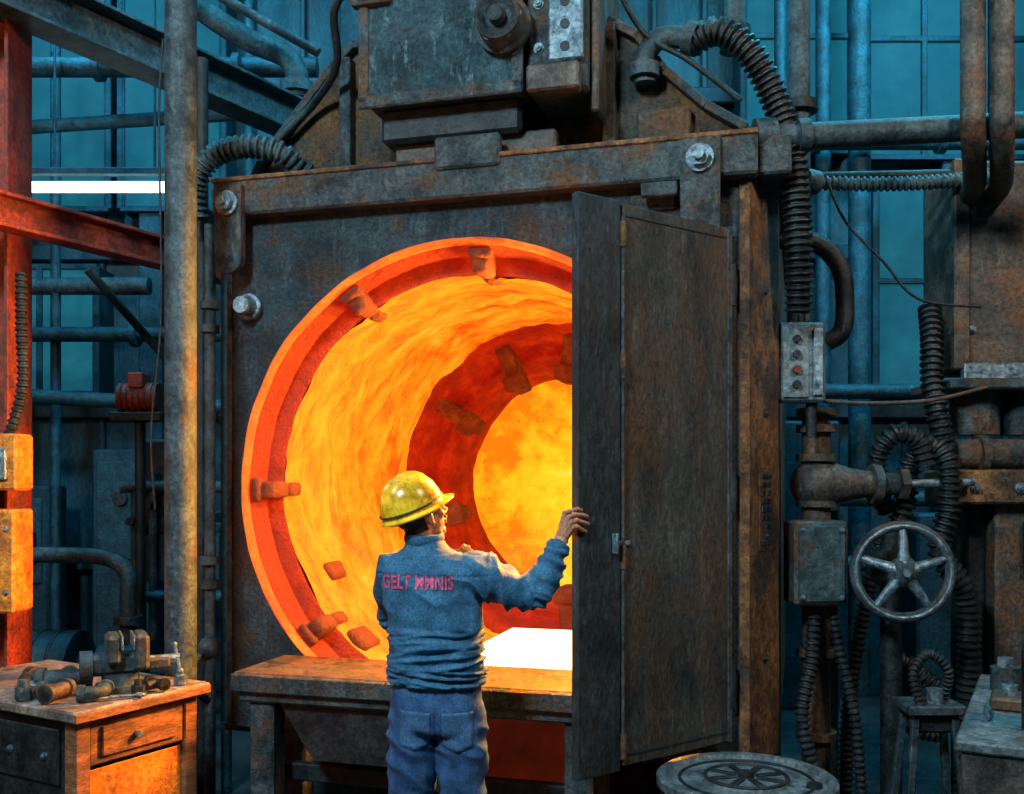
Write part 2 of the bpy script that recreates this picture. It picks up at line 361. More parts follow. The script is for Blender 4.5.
b.lathe((0,0,ZC),(0,1,0),[(.0,1.142),(.05,1.13),(.14,1.12),(.15,1.05),(.16,1.035)],1,160,.010)
for a in (10,47,86,122,181,222,255,300,340): lug(b,a,1.075,.10,.12,.085,.16,2); lug(b,a,1.11,.02,.05,.12,.05,2); lug(b,a,1.03,.24,.05,.07,.12,2)
b.done(60,recalc=False)
b=B('refractory_chamber',[M['refr'],M['redglow'],M['endglow'],M['tab']],furn)
prof=[(.16,1.035)]+[(.16+1.66*i/44,1.04) for i in range(1,45)]
b.lathe((0,0,ZC),(0,1,0),prof,0,200,.036)
b.lathe((0,0,ZC),(0,1,0),[(1.80,1.045),(1.80,1.00),(1.86,.985),(2.02,.93),(2.05,.90),(2.03,.86),(2.15,.80),(2.28,.775),(2.5,.77)],1,128,.012)
b.lathe((0,0,ZC),(0,1,0),[(2.5,.78),(2.62,.6),(2.7,.3),(2.72,0)],2,96,.02)
for a in (20,55,84,112,146,196,232,275,320): lug(b,a,.84,1.96,.34,.10,.22,3); lug(b,a,.73,1.88,.10,.15,.12,3)
for a,y,dr,dt,dy in ((207,.5,.05,.1,.16),(231,.28,.06,.14,.18),(222,.95,.05,.1,.2),(243,.62,.05,.12,.2),(252,1.2,.05,.1,.2),(262,.4,.05,.12,.2),(237,1.5,.05,.1,.2),(306,.5,.05,.12,.2)):
    lug(b,a,1.025,y,dr,dt,dy,3)
b.done(50,recalc=False)
b=B('white_hot_billet',[M['white']],furn)
b.box(-.10,.62,.03,1.15,.80,.885,0,.02); b.done()
b=B('hearth_support',[M['tab']],furn); b.box(-.05,.57,.05,1.1,.70,.80,0,.01); b.done()
b=B('hood',[M['hood'],M['frame'],M['rust'],M['dark']],furn)
poly=[(-1.27,3.25),(1.33,3.25),(1.30,3.36),(1.12,3.48),(.93,3.66),(.80,3.84),(.66,3.93),(-.66,3.97),(-.80,3.84),(-1.0,3.62),(-1.18,3.42)]
b.prism(poly,.22,2.4,0)
for p,q in zip(poly[1:],poly[2:]+poly[:1]): b.bar((p[0],.20,p[1]),(q[0],.20,q[1]),.07,.04,1,.004)
for i in range(7): b.bolt((-1.0+i*.33,.22,3.32),(0,-1,0),.015,1,.015)
b.box(.64,.70,.14,.22,3.25,3.9,0); b.box(-.72,-.66,.15,.22,3.25,3.9,1)
b.box(.80,1.05,.15,.23,3.28,3.48,0,.01)
b.done()
b=B('drive_gearbox',[M['box'],M['frame'],M['dark'],M['browns'],M['bolt']],furn)
b.box(-.456,.32,-.15,.7,3.52,5.4,0,.02); b.box(-.40,.30,-.06,.6,3.36,3.53,2,.02); b.box(-.35,.45,.0,.5,3.25,3.38,3,.01)
b.box(-.47,.335,-.165,-.14,3.50,3.56,1,.008); b.box(-.47,-.42,-.165,-.14,3.52,5.4,1,.008); b.box(.28,.335,-.165,-.14,3.52,5.4,1,.008)
b.box(.345,.62,-.12,.5,3.50,5.4,1,.015); b.box(.62,.66,-.05,.5,3.42,5.3,3,.01); b.box(.36,.60,-.20,-.12,3.48,3.60,3,.01)
b.box(.45,.61,-.16,-.12,3.62,4.2,4,.01)
for zz in (3.68,3.78,3.88,3.98,4.08): b.cyl((.53,-.165,zz),(.53,-.158,zz),.022,2,16)
for zz in (3.7,3.9,4.1): b.bolt((.40,-.12,zz),(0,-1,0),.018,4,.02)
b.lathe((.25,-.16,3.80),(0,-1,0),[(0,.13),(.03,.13),(.035,.11),(.13,.105),(.14,.09),(.10,.06),(.10,.04),(.15,.035),(.15,0)],1,32)
for i in range(6):
    t=i*math.pi/3; b.bolt((.25+.095*math.cos(t),-.27,3.80+.095*math.sin(t)),(0,-1,0),.012,4,.015)
b.box(-.5,-.3,-.19,-.13,3.98,4.02,1); b.cyl((-.5,-.2,4.07),(-.28,-.2,4.07),.045,1); b.cyl((-.44,-.2,4.07),(-.40,-.2,4.07),.07,1); b.cyl((-.36,-.2,4.07),(-.33,-.2,4.07),.065,4)
b.pipe([(-.5,-.2,4.07),(-.60,-.15,3.98),(-.66,0,3.8),(-.85,.14,3.68),(-1.05,.15,3.52)],.020,2)
b.done()
b=B('cooling_hoses',[M['hose'],M['rubber'],M['pipe'],M['dark']],furn)
b.hose([(-.93,.14,3.33),(-1.0,.05,3.41),(-1.18,0,3.44),(-1.36,0,3.40),(-1.45,.0,3.27),(-1.45,.02,3.1)],.052,0,pitch=.035)
b.cyl((-.93,.22,3.26),(-.93,.12,3.35),.075,2)
b.hose([(1.07,.10,3.74),(1.18,.06,3.76),(1.31,.06,3.66),(1.42,.10,3.46),(1.50,.12,3.2),(1.53,.15,2.8),(1.53,.2,2.5)],.056,1,pitch=.032)
b.pipe([(.84,.15,3.60),(.84,.14,3.70),(.90,.12,3.78),(1.0,.12,3.78),(1.08,.10,3.75)],.05,2); b.cyl((1.04,.11,3.77),(1.09,.10,3.75),.075,2); b.cyl((.84,.14,3.62),(.84,.14,3.68),.07,2)
b.pipe([(.68,0,4.3),(.73,.0,4.02),(.85,.08,3.80),(1.05,.10,3.66),(1.28,.12,3.46)],.014,3)
b.pipe([(1.42,.55,2.92),(1.60,.55,2.90),(1.72,.58,2.78),(1.745,.6,2.60),(1.73,.6,2.47),(1.66,.6,2.42)],.045,3)
b.done()
# door
ang=math.atan2(-.802,-.596)
door=empty('furnace_door_assembly',(1.251,-.05,0),ang); door.parent=furn
b=B('door_leaf',[M['door'],M['dooredge'],M['bolt'],M['rust'],M['frame']],door)
b.box(0.02,.655,-.03,0,.615,2.845,0,.004); b.box(.668,.893,-.035,.004,.600,2.852,1,.004)
b.box(.60,.70,-.04,-.028,.62,2.84,1,0)
b.cyl((.661,.008,.66),(.661,.008,2.79),.007,4,12)
for zz in (.70,1.45,2.2,2.72): b.cyl((.661,.010,zz-.05),(.661,.010,zz+.05),.012,3,14)
b.box(.62,.70,.0,.012,1.49,1.51,2,.003); b.box(.70,.715,.0,.03,1.46,1.54,2,.003)
b.box(0,.03,-.035,.004,.61,2.85,4,.004)
for zz in (.85,1.7,2.6): b.cyl((-.005,-.01,zz-.09),(-.005,-.01,zz+.09),.022,1,14); b.box(-.04,.0,-.03,.0,zz-.05,zz+.05,1)
for zz in (.66,2.80): b.box(.04,.64,.0,.004,zz-.004,zz+.004,1,0)
b.done()
b=B('rating_plate',[M['rust'],M['dark']],furn)
R=Matrix.Rotation(math.atan2(.25,.115),3,'Z')
c=V((1.385,.13,1.62)); b.box(c.x-.06,c.x+.06,c.y-.004,c.y+.006,c.z-.19,c.z+.19,0,.003,R)
random.seed(9)
for i in range(9):
    for j in (-1,0,1):
        if random.random()<.85:
            p=c+R@V((.030*j,-.006,-.150+i*.037)); b.box(p.x-.011,p.x+.011,p.y-.004,p.y+.006,p.z-.012,p.z+.012,1,.002,R)
random.seed(4)
b.done()

# charging table
tab=B('charging_table',[M['frame'],M['browns'],M['dark'],M['underglow'],M['red']],None,FW(0,0,0),-A16)
tab.box(-.92,.78,-.52,-.05,.845,.886,1,.008); tab.box(-.90,.76,-.505,-.06,.75,.845,0,.01)
tab.box(-.925,.785,-.535,-.515,.80,.88,0,.006)
for xx in (-.86,.60): tab.box(xx,xx+.12,-.48,-.36,0,.75,0,.01); tab.box(xx,xx+.12,-.18,-.08,0,.75,0,.01)
tab.prism([(-.72,.75),(-.05,.75),(-.15,.50),(-.55,.50)],-.46,-.12,2); tab.box(-.8,.65,-.30,-.24,.35,.43,2)
tab.box(-.02,.62,-.14,-.10,.02,.75,3,.01)  # panel carrying the painted red glow
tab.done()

# ------------------------------------------------------------------ worker
def remeshed(b,vox,smooth=4,fac=.5):
    o=b.done(recalc=True)
    md=o.modifiers.new('r','REMESH'); md.mode='VOXEL'; md.voxel_size=vox
    ms=o.modifiers.new('s','SMOOTH'); ms.iterations=smooth; ms.factor=fac
    dg=bpy.context.evaluated_depsgraph_get(); dg.update()
    me=bpy.data.meshes.new_from_object(o.evaluated_get(dg))
    o.modifiers.clear(); o.data=me
    if not me.materials:
        for m in b.mats: me.materials.append(m)
    me.shade_smooth()
    return o
def loft(b,secs,n=28,p=2.4):
    rings=[]
    for (c,hw,hd,yaw) in secs:
        c=V(c); X=V((math.cos(yaw),math.sin(yaw),0));Y=V((-math.sin(yaw),math.cos(yaw),0)); r=[]
        for j in range(n):
            t=2*math.pi*j/n; ct,st=math.cos(t),math.sin(t)
            r.append(b.bm.verts.new(c+X*hw*math.copysign(abs(ct)**(2/p),ct)+Y*hd*math.copysign(abs(st)**(2/p),st)))
        rings.append(r)
    for A,C in zip(rings,rings[1:]):
        for j in range(n): b.bm.faces.new((A[j],A[(j+1)%n],C[(j+1)%n],C[j]))
    b.bm.faces.new(rings[0][::-1]); b.bm.faces.new(rings[-1])
def limb(b,pts,rad,n=18,k=6):
    pp=catmull(pts,k); rr=catmull([V((r,0,0)) for r in rad],k) ; rr=[v.x for v in rr] if len(rr)==len(pp) else [rad[0]+(rad[-1]-rad[0])*i/(len(pp)-1) for i in range(len(pp))]
    b.sweep(pp,rr,n); b.ball(pp[0],rr[0],0,16); b.ball(pp[-1],rr[-1],0,16)
worker=empty('foundry_worker',(0,0,0))
YW=3.84; yaw=math.radians(-14)
cx=-.288
bj=B('work_jacket',[M['jacket'],M['band']],worker)
S=[((cx,YW,.945),.170,.120,yaw),((cx,YW,.965),.180,.130,yaw),((cx,YW,1.02),.188,.136,yaw),((cx-.004,YW,1.12),.182,.132,yaw),((cx-.008,YW,1.24),.190,.130,yaw),((cx-.012,YW,1.34),.202,.124,yaw),((cx-.018,YW,1.41),.197,.112,yaw),((cx-.028,YW,1.455),.155,.094,yaw),((cx-.042,YW+.004,1.495),.088,.076,yaw),((cx-.052,YW+.01,1.545),.064,.066,yaw)]
loft(bj,S)
HD=V((.015,.006,.022))
RS=V((cx+.150,YW-.030,1.400)); LS=V((cx-.170,YW+.035,1.405))
RE=V((.085,3.79,1.320)); RWr=V((.170,3.812,1.49))+HD
limb(bj,[RS,RS.lerp(RE,.5)+V((0,0,-.020)),RE],[.088,.080,.067])
limb(bj,[RE,RE.lerp(RWr,.5)+V((.006,0,-.008)),RE.lerp(RWr,.94)],[.067,.056,.038])
LE=V((-.49,4.06,1.20)); LW=V((-.245,4.10,1.375))
limb(bj,[LS,LS.lerp(LE,.5)+V((-.012,0,0)),LE],[.074,.064,.057])
limb(bj,[LE,LE.lerp(LW,.5),LE.lerp(LW,.95)],[.055,.047,.037])
jk=remeshed(bj,.006,5)
def ridge(p): 
    return 1-abs(noise.noise(p))*2.2
me=jk.data
nrm=[v.normal.copy() for v in me.vertices]
for i,v in enumerate(me.vertices):
    p=v.co.copy()
    arm=(p.x>cx+.20) 
    if arm:
        d=(RE-RS).normalized() if p.x<RE.x else (RWr-RE).normalized()
        a=(p-RE).dot(d)
        q=V((a*20+p.z*7,p.y*7,p.z*7)); amp=.017
    else:
        w=max(0,1-abs(p.z-1.04)/.15); w2=max(0,1-abs(p.x-(cx+.13))/.12)*max(0,1-abs(p.z-1.28)/.18)
        q=V((p.x*5+p.z*5,p.y*5,p.z*(9+7*w)+p.x*5*(1+w2*2))); amp=.014+.010*w+.010*w2
    h=ridge(q)*amp+noise.noise(p*18)*.003
    if p.z>1.47 and not arm: h*=.3
    if p.z<.975: h=h*.3-.006
    if abs(p.z-1.385-abs(p.x-cx)*.03)<.004 and not arm and p.y<YW: h-=.005
    v.co=p+nrm[i]*(h-.008)
me.update()
b=B('collar',[M['jacket']],worker)
pts=[]
for i in range(24):
    t=2*math.pi*i/24; pts.append(V((cx-.050+.068*math.cos(t),YW+.012+.070*math.sin(t),1.528+.012*math.sin(t))))
b.sweep(pts,.013,10,0,closed=True,flat=(.8,1.7)); b.done()
b=B('cuffs',[M['jacket']],worker)
for E,W in ((RE,RWr),(LE,LW)):
    d=(W-E).normalized(); p=E.lerp(W,.93); b.sweep([p-d*.03,p-d*.02,p+d*.012,p+d*.018],[.038,.042,.041,.034],20)
b.done()
bj=B('jeans',[M['jeans']],worker)
loft(bj,[((cx,YW,.80),.165,.115,yaw),((cx,YW,.88),.180,.130,yaw),((cx,YW,.96),.172,.120,yaw),((cx,YW,.99),.160,.108,yaw)])
LH=V((cx-.088,YW+.015,.86)); RH=V((cx+.092,YW-.015,.86))
LF=V((cx-.12,YW+.02,.09)); RF=V((cx+.115,YW-.02,.09))
limb(bj,[LH,V((cx-.096,YW+.02,.66)),V((cx-.100,YW+.035,.49)),V((cx-.112,YW+.01,.28)),LF],[.100,.096,.080,.074,.064])
limb(bj,[RH,V((cx+.098,YW-.01,.66)),V((cx+.102,YW+.005,.49)),V((cx+.108,YW-.03,.28)),RF],[.100,.096,.080,.074,.064])
jn=remeshed(bj,.0065,4); me=jn.data; nrm=[v.normal.copy() for v in me.vertices]
for i,v in enumerate(me.vertices):
    p=v.co; w=max(0,1-abs(p.z-.5)/.15)+max(0,1-abs(p.z-.14)/.12)+max(0,1-abs(p.z-.74)/.13)
    h=ridge(V((p.x*8+p.z*6,p.y*6,p.z*13+p.x*4)))*(.006+.010*w)+noise.noise(p*20)*.002
    if abs(p.x-cx)<.006 and p.z>.78 and p.y<YW: h-=.006
    v.co=p+nrm[i]*(h-.004)
me.update()
b=B('boots',[M['boot']],worker)
for F,yw in ((LF,.25),(RF,-.25)):
    d=V((math.sin(-yw+.1),math.cos(yw),0)).normalized()
    f=V((F.x,F.y,0))
    limb(b,[f+V((0,0,.05))-d*.02,f+V((0,0,.13))],[.052,.056]); limb(b,[f+V((0,0,.045))-d*.045,f+d*.07+V((0,0,.045)),f+d*.155+V((0,0,.038))],[.042,.046,.036])
o=remeshed(b,.008,3)
for v in o.data.vertices: v.co.z=max(v.co.z,.002)
def bvh_of(o):
    return BVHTree.FromPolygons([v.co.copy() for v in o.data.vertices],[tuple(p.vertices) for p in o.data.polygons])
bj_b=bvh_of(jk); bn_b=bvh_of(jn)
cu=bpy.data.curves.new('txt','FONT'); cu.body='GELT MMNIS'; cu.size=.078; cu.align_x='CENTER'; cu.offset=.0022; cu.space_character=1.08
to=bpy.data.objects.new('txt',cu); sc.collection.objects.link(to)
dg=bpy.context.evaluated_depsgraph_get(); dg.update()
tm=bpy.data.meshes.new_from_object(to.evaluated_get(dg)); bpy.data.objects.remove(to)
bm=bmesh.new(); bm.from_mesh(tm)
bmesh.ops.triangulate(bm,faces=bm.faces)
for it in range(2): bmesh.ops.subdivide_edges(bm,edges=[e for e in bm.edges if e.calc_length()>.006],cuts=1); bmesh.ops.triangulate(bm,faces=bm.faces)
tcx=-.354
for v in bm.verts:
    x,y=v.co.x*.585,v.co.y
    wx=tcx+x; wz=1.343+y*.92
    h=bj_b.ray_cast(V((wx,3.2,wz)),V((0,1,0)))
    yy=h[0].y-.005 if h[0] else YW-.12
    v.co=V((wx,yy,wz))
bm.to_mesh(tm); bm.free(); tm.materials.clear(); tm.materials.append(M['pink'])
to=bpy.data.objects.new('back_lettering',tm); sc.collection.objects.link(to); to.parent=worker
def patch(name,bvh,cx_,cz,w,h,mat,off=.005,nx=10,nz=12,pent=True):
    bm=bmesh.new(); g=[]
    for j in range(nz+1):
        row=[]
        for i in range(nx+1):
            s=i/nx*2-1; t=j/nz
            z=cz-h/2+h*t
            if pent and t<.3: z-= (1-abs(s))*.02*(1-t/.3)
            x=cx_+s*w/2; hh=bvh.ray_cast(V((x,3.2,z)),V((0,1,0)))
            row.append(bm.verts.new((x,(hh[0].y if hh[0] else YW-.1)-off,z)))
        g.append(row)
    for j in range(nz):
        for i in range(nx): bm.faces.new((g[j][i],g[j][i+1],g[j+1][i+1],g[j+1][i]))
    me=bpy.data.meshes.new(name); bm.to_mesh(me); bm.free(); me.materials.append(mat); me.shade_smooth()
    o=bpy.data.objects.new(name,me); sc.collection.objects.link(o); o.parent=worker
    md=o.modifiers.new('s','SOLIDIFY'); md.thickness=.004; md.offset=-1
    return o
M['jeans2']=surf('denim_pocket',(.03,.09,.22),(.07,.19,.38),scale=12,metal=0,rough=.9,bump=.3,fine=160)
patch('pocket_left',bn_b,cx-.075,.82,.115,.13,M['jeans2']); patch('pocket_right',bn_b,cx+.085,.82,.115,.13,M['jeans2'])

# head
hc=V((-.358,3.860,1.617))
f=V((.76,.50,.38)).normalized(); r=f.cross(V((0,0,1))).normalized(); u=r.cross(f).normalized()
HM=Matrix((r,f,u)).transposed(); HM4=Matrix.Translation(hc)@HM.to_4x4(); inv=HM4.inverted()
bh=B('head',[M['skin'],M['hair']],worker)
bh.ball((0,-.012,.028),(.074,.094,.088)); bh.ball((0,.03,-.035),(.058,.06,.072)); bh.ball((0,.058,-.092),(.030,.026,.022))
bh.ball((0,.02,-.075),(.052,.052,.035))
bh.ball((0,.076,.026),(.052,.018,.012))
for sx in (-1,1):
    bh.ball((sx*.040,.062,-.022),(.022,.022,.02))
    bh.ball((sx*.079,-.004,-.008),(.009,.02,.032)); bh.ball((sx*.077,.004,-.034),(.008,.010,.012)); bh.ball((sx*.013,.098,-.036),(.009,.009,.008))
    bh.ball((sx*.03,.078,.004),(.015,.010,.006))
bh.sweep([(0,.080,.018),(0,.096,-.008),(0,.114,-.03),(0,.098,-.042)],[.008,.010,.012,.008],12)
bh.ball((0,.090,-.060),(.022,.011,.006)); bh.ball((0,.088,-.071),(.019,.010,.007))
nb=inv@V((cx-.052,YW+.01,1.46))
limb(bh,[V((0,-.02,-.03)),V((0,-.02,-.03)).lerp(nb,.5),nb],[.058,.054,.056])
hd=remeshed(bh,.0038,2,.5)
hd.data.materials.clear(); hd.data.materials.append(M['skin']); hd.data.materials.append(M['hair'])
for pl in hd.data.polygons:
    c=pl.center; hair=(c.z>-.055 and c.y<-.012) or (c.z>.05) or (c.z>-.03 and c.y<.022 and abs(c.x)>.05 and c.z>.02)
    if abs(c.x)>.0775 and -.045<c.z<.03 and -.03<c.y<.02: hair=False
    if abs(c.x)>.03 and c.z<-.058: hair=False
    pl.material_index=1 if hair else 0
hd.location=hc; hd.rotation_euler=HM.to_euler()
b=B('eyes_and_brows',[M['eye'],M['hair']],worker,hc)
for sx in (-1,1):
    b.ball((sx*.031,.081,.010),(.012,.009,.006),0,12); b.ball((sx*.031,.0885,.010),(.005,.003,.005),1,10)
    b.sweep([(sx*.014,.092,.026),(sx*.032,.090,.031),(sx*.048,.078,.027)],[.003,.004,.002],8,1)
b.sweep([(-.026,.092,-.052),(-.010,.101,-.048),(.010,.101,-.048),(.026,.092,-.052)],[.003,.005,.005,.003],8,1)
o=b.done(); o.rotation_euler=HM.to_euler()
# helmet
b=B('hard_hat',[M['helmet'],M['band']],worker,hc)
n=64; rings=[]
hc0=V((0,-.018,.030)) 
for k_ in range(19):
    ph=math.pi/2*k_/18; zz=.136*math.sin(ph); rr=math.cos(ph)**.86 if k_<18 else 0
    ring=[]
    for j in range(n):
        t=2*math.pi*j/n; x_=.107*rr*math.cos(t); y_=.128*rr*math.sin(t)
        rb=0
        for rx,hh in ((0,.011),(-.036,.006),(.036,.006)): rb=max(rb,hh*math.exp(-((x_-rx)/.007)**2))
        if k_<5: rb*=k_/5
        ring.append(b.bm.verts.new(hc0+V((x_,y_,zz+rb))))
    rings.append(ring)
for Aa,C in zip(rings,rings[1:]):
    for j in range(n): b.bm.faces.new((Aa[j],Aa[(j+1)%n],C[(j+1)%n],C[j]))
def brimr(t,off):
    ft=max(0,math.sin(t)); return (.107+off*.012, .128+off*(.010+.044*ft**2))
P=[]
for (off,dz) in ((0,0),(.35,-.003),(1,-.010),(1.02,-.014),(.9,-.016),(-.1,-.008)):
    P.append([b.bm.verts.new(hc0+V((brimr(2*math.pi*j/n,off)[0]*math.cos(2*math.pi*j/n),brimr(2*math.pi*j/n,off)[1]*math.sin(2*math.pi*j/n),dz))) for j in range(n)])
for Aa,C in zip(P,P[1:]):
    for j in range(n): b.bm.faces.new((Aa[j],Aa[(j+1)%n],C[(j+1)%n],C[j]))
pp=[hc0+V((.1095*math.cos(2*math.pi*j/n),.1305*math.sin(2*math.pi*j/n),.016)) for j in range(n)]
b.sweep(pp,.004,8,1,closed=True)
pp=[hc0+V((.099*math.cos(2*math.pi*j/n),.116*math.sin(2*math.pi*j/n),-.012)) for j in range(n)]
b.sweep(pp,.006,8,1,closed=True,flat=(.5,2))
o=b.done(40); o.rotation_euler=HM.to_euler()
# hands
def finger(b,pts,r0,r1):
    k=len(pts); rad=[r0+(r1-r0)*i/(k-1) for i in range(k)]
    for p,q,a,c in zip(pts,pts[1:],rad,rad[1:]): b.sweep([p,q],[a*.95,c*.95],12)
    for p,a in zip(pts,rad): b.ball(p,a,0,12)
b=B('right_hand',[M['skin']],worker)
Wp=V((.168,3.812,1.487))+HD
limb(b,[Wp-V((.02,0,.03)),Wp+V((.004,0,.01))],[.027,.029])
Kn=[V((.188,3.800,1.602))+HD,V((.203,3.793,1.587))+HD,V((.211,3.790,1.566))+HD,V((.215,3.792,1.545))+HD]
for K in Kn: limb(b,[Wp+V((0,0,.006)),K],[.022,.0125],14)
b.ball(V((.192,3.806,1.545))+HD,(.024,.018,.036))
for i,K in enumerate(Kn):
    L=[.95,1.05,1.0,.8][i]; dz=.016-.008*i
    finger(b,[K,K+V((.018,-.026,.010))*L,V((K.x+.048*L,K.y-.010+.003*i,K.z+dz)),V((K.x+.064*L,K.y+.008+.004*i,K.z+dz-.006))],.0102,.0080)
finger(b,[Wp+V((.006,.012,.03)),V((.185,3.838,1.555))+HD,V((.205,3.852,1.585))+HD,V((.218,3.862,1.605))+HD],.013,.0085)
remeshed(b,.0024,2,.4)
b=B('left_hand',[M['skin']],worker)
Wp=LW.copy(); d=V((.55,.10,.72)).normalized(); sd=V((0.72,0,-.55)).normalized()
limb(b,[Wp-d*.045,Wp+d*.01],[.027,.028])
for i in range(4):
    K=Wp+d*(.088-.004*abs(i-1))+sd*(-.026+.018*i)
    limb(b,[Wp+d*.012+sd*(-.010+.006*i),K],[.019,.012],14)
    L=[.9,1.0,.93,.72][i]; c=V((0.0,-1,0))
    finger(b,[K,K+(d*.030+c*.012)*L,K+(d*.034+c*.036)*L,K+(d*.018+c*.046)*L],.0100,.0080)
finger(b,[Wp+d*.02-sd*.016,Wp+d*.045-sd*.036,Wp+d*.072-sd*.038+V((0,-.02,0)),Wp+d*.088-sd*.024+V((0,-.035,0))],.013,.009)
remeshed(b,.0028,2,.4)

# ------------------------------------------------------------------ left side
B('steel_post',[M['pipe'],M['dark']]).cyl((-1.53,4.62,.0),(-1.53,4.62,HP),.072,0,32).cyl((-1.53,4.62,0),(-1.53,4.62,.03),.14,1,32).done()
b=B('red_steel_column',[M['red']]); b.box(-2.74,-2.72,4.9,5.15,0,HP,0,.003); b.box(-2.49,-2.47,4.9,5.15,0,HP,0,.003); b.box(-2.72,-2.49,5.01,5.03,0,HP,0,0); b.done()
b=B('red_crossbeam',[M['red']]); b.ibeam((-2.62,4.45,3.04),(-1.58,6.5,3.04),.12,.17); b.done()
b=B('overhead_steel_beam',[M['pipe']]); b.ibeam((-3.2,3.6,4.13),(-1.35,6.75,4.13),.2,.24); b.ibeam((-1.35,6.85,4.0),(-1.35,8.6,4.0),.2,.24); b.done()
b=B('diagonal_brace',[M['red'],M['dark']]); b.cyl((-2.42,5.7,2.95),(-1.9,6.3,2.2),.025,1,12); b.cyl((-1.9,6.3,2.2),(-1.62,6.6,1.75),.02,1,12); b.done()
b=B('fluorescent_light',[M['tube'],M['girt']]); b.cyl((-3.44,7,3.80),(-2.38,7,3.80),.038,0,16); b.box(-3.50,-2.32,6.97,7.03,3.88,3.93,1); b.box(-3.50,-3.44,6.96,7.04,3.76,3.90,1); b.box(-2.38,-2.32,6.96,7.04,3.76,3.90,1); b.cyl((-3.2,7,3.9),(-3.2,7,HP),.01,1,8); b.cyl((-2.5,7,3.9),(-2.5,7,HP),.01,1,8); b.done()
b=B('overhead_pipework',[M['tealpipe'],M['pipe']])
b.pipe([(-2.3,6.6,5.2),(-2.1,6.6,4.9),(-1.75,6.6,4.66),(-1.50,6.6,4.55),(-1.42,6.6,4.42),(-1.42,6.6,4.27)],.075,1); b.cyl((-1.42,6.6,4.30),(-1.42,6.6,4.37),.11,1)
b.cyl((-4.5,7.2,4.72),(-1.4,7.2,4.72),.07,0); b.cyl((-4.5,7.4,4.30),(-1.4,7.4,4.50),.05,0); b.cyl((-4.5,7.9,2.9),(-1.7,7.9,2.9),.06,0)
b.cyl((-3.9,7.6,2.4),(-1.7,7.6,2.28),.055,0); b.cyl((-3.3,6.2,5.6),(-1.2,6.2,4.4),.03,1); b.cyl((-4.6,8,3.3),(-2.9,8,3.3),.07,1)
for x_ in (-4.1,-3.65,-2.72,-2.1): b.cyl((x_,8.0,0),(x_,8.0,HP),.04,0)
for x_ in (-4.2,-3.0,-2.0):
    for z_ in (4.72,2.9): b.cyl((x_,7.2 if z_>4 else 7.9,z_),(x_+.05,7.2 if z_>4 else 7.9,z_),.10,0)
b.done()
b=B('furnace_side_pipes',[M['pipe'],M['dark'],M['tealpipe']])
b.cyl((-1.54,5.10,0),(-1.54,5.10,3.05),.028,0); b.cyl((-1.66,5.35,0),(-1.66,5.35,4.0),.035,1); b.cyl((-1.60,5.6,.0),(-1.60,5.6,3.4),.03,2)
for z_ in (1.2,1.32,2.5,2.62): b.cyl((-1.54,5.10,z_),(-1.54,5.10,z_+.04),.05,0,12)
b.pipe([(-1.54,5.10,.9),(-1.60,5.0,.82),(-1.58,5.0,.7),(-1.54,5.10,.62)],.02,1); b.ball((-1.54,5.08,.9),.055,0,16)
b.done()
b=B('orange_switch_boxes',[M['orange'],M['dark'],M['red'],M['bolt']])
b.box(-2.70,-2.34,4.72,4.895,1.70,1.97,0,.012); b.box(-2.70,-2.34,4.70,4.895,1.12,1.61,0,.012); b.box(-2.64,-2.42,4.69,4.71,1.2,1.54,2,.003)
b.box(-2.44,-2.38,4.70,4.73,1.75,1.90,3); b.cyl((-2.5,4.8,1.60),(-2.5,4.8,1.70),.03,1); b.hose([(-2.42,4.82,1.97),(-2.36,4.82,2.2),(-2.37,4.83,2.5),(-2.38,4.85,2.75)],.025,1,pitch=.03)
for z_ in (1.22,1.52): b.bolt((-2.38,4.70,z_),(0,-1,0),.01,3,.01)
b.done()
b=B('control_cabinet',[M['girt'],M['panelgrey'],M['dark'],M['tealpipe']])
b.box(-3.45,-2.95,8.2,8.55,0,2.0,0,.02); b.box(-3.40,-3.0,8.18,8.2,1.1,1.9,3,.01); b.box(-3.40,-3.0,8.18,8.2,.1,1.0,0,.01); b.cyl((-3.2,8.18,1.6),(-3.2,8.15,1.6),.06,2)
b.box(-2.55,-2.2,8.2,8.45,0,1.5,3,.02); b.box(-2.52,-2.23,8.18,8.2,.8,1.4,1,.01); b.box(-4.4,-3.8,8.2,8.55,0,1.7,0,.02); b.box(-4.35,-3.85,8.18,8.2,.9,1.6,3,.01)
b.done()
b=B('red_motor',[M['red'],M['dark']]); b.cyl((-2.62,6.7,2.30),(-2.36,6.7,2.30),.10,0); b.box(-2.66,-2.32,6.6,6.8,2.14,2.2,1); b.box(-2.54,-2.44,6.6,6.76,2.36,2.46,0); b.cyl((-2.49,6.7,0),(-2.49,6.7,2.14),.035,1)
for i in range(6): b.torus((-2.59+i*.04,6.7,2.30),(1,0,0),.102,.006,0,24,6)
b.done()
b=B('valve_manifold',[M['dark'],M['pipe'],M['tealpipe']])
for i in range(5):
    x_=-2.75+i*.13; b.cyl((x_,7.3,0),(x_,7.3,1.7+.1*(i%2)),.03,1); b.cyl((x_,7.3,1.45+.12*(i%2)),(x_,7.18,1.45+.12*(i%2)),.03,0)
b.cyl((-2.85,7.3,1.7),(-2.1,7.3,1.7),.045,1); b.cyl((-2.85,7.3,.9),(-2.1,7.3,.9),.045,2); b.box(-2.8,-2.15,7.35,7.5,1.0,1.35,2)
b.box(-2.75,-2.5,7.35,7.5,1.35,2.05,0,.02)
b.done()
b=B('pump_skid',[M['girt'],M['tealpipe'],M['dark'],M['pipe']])
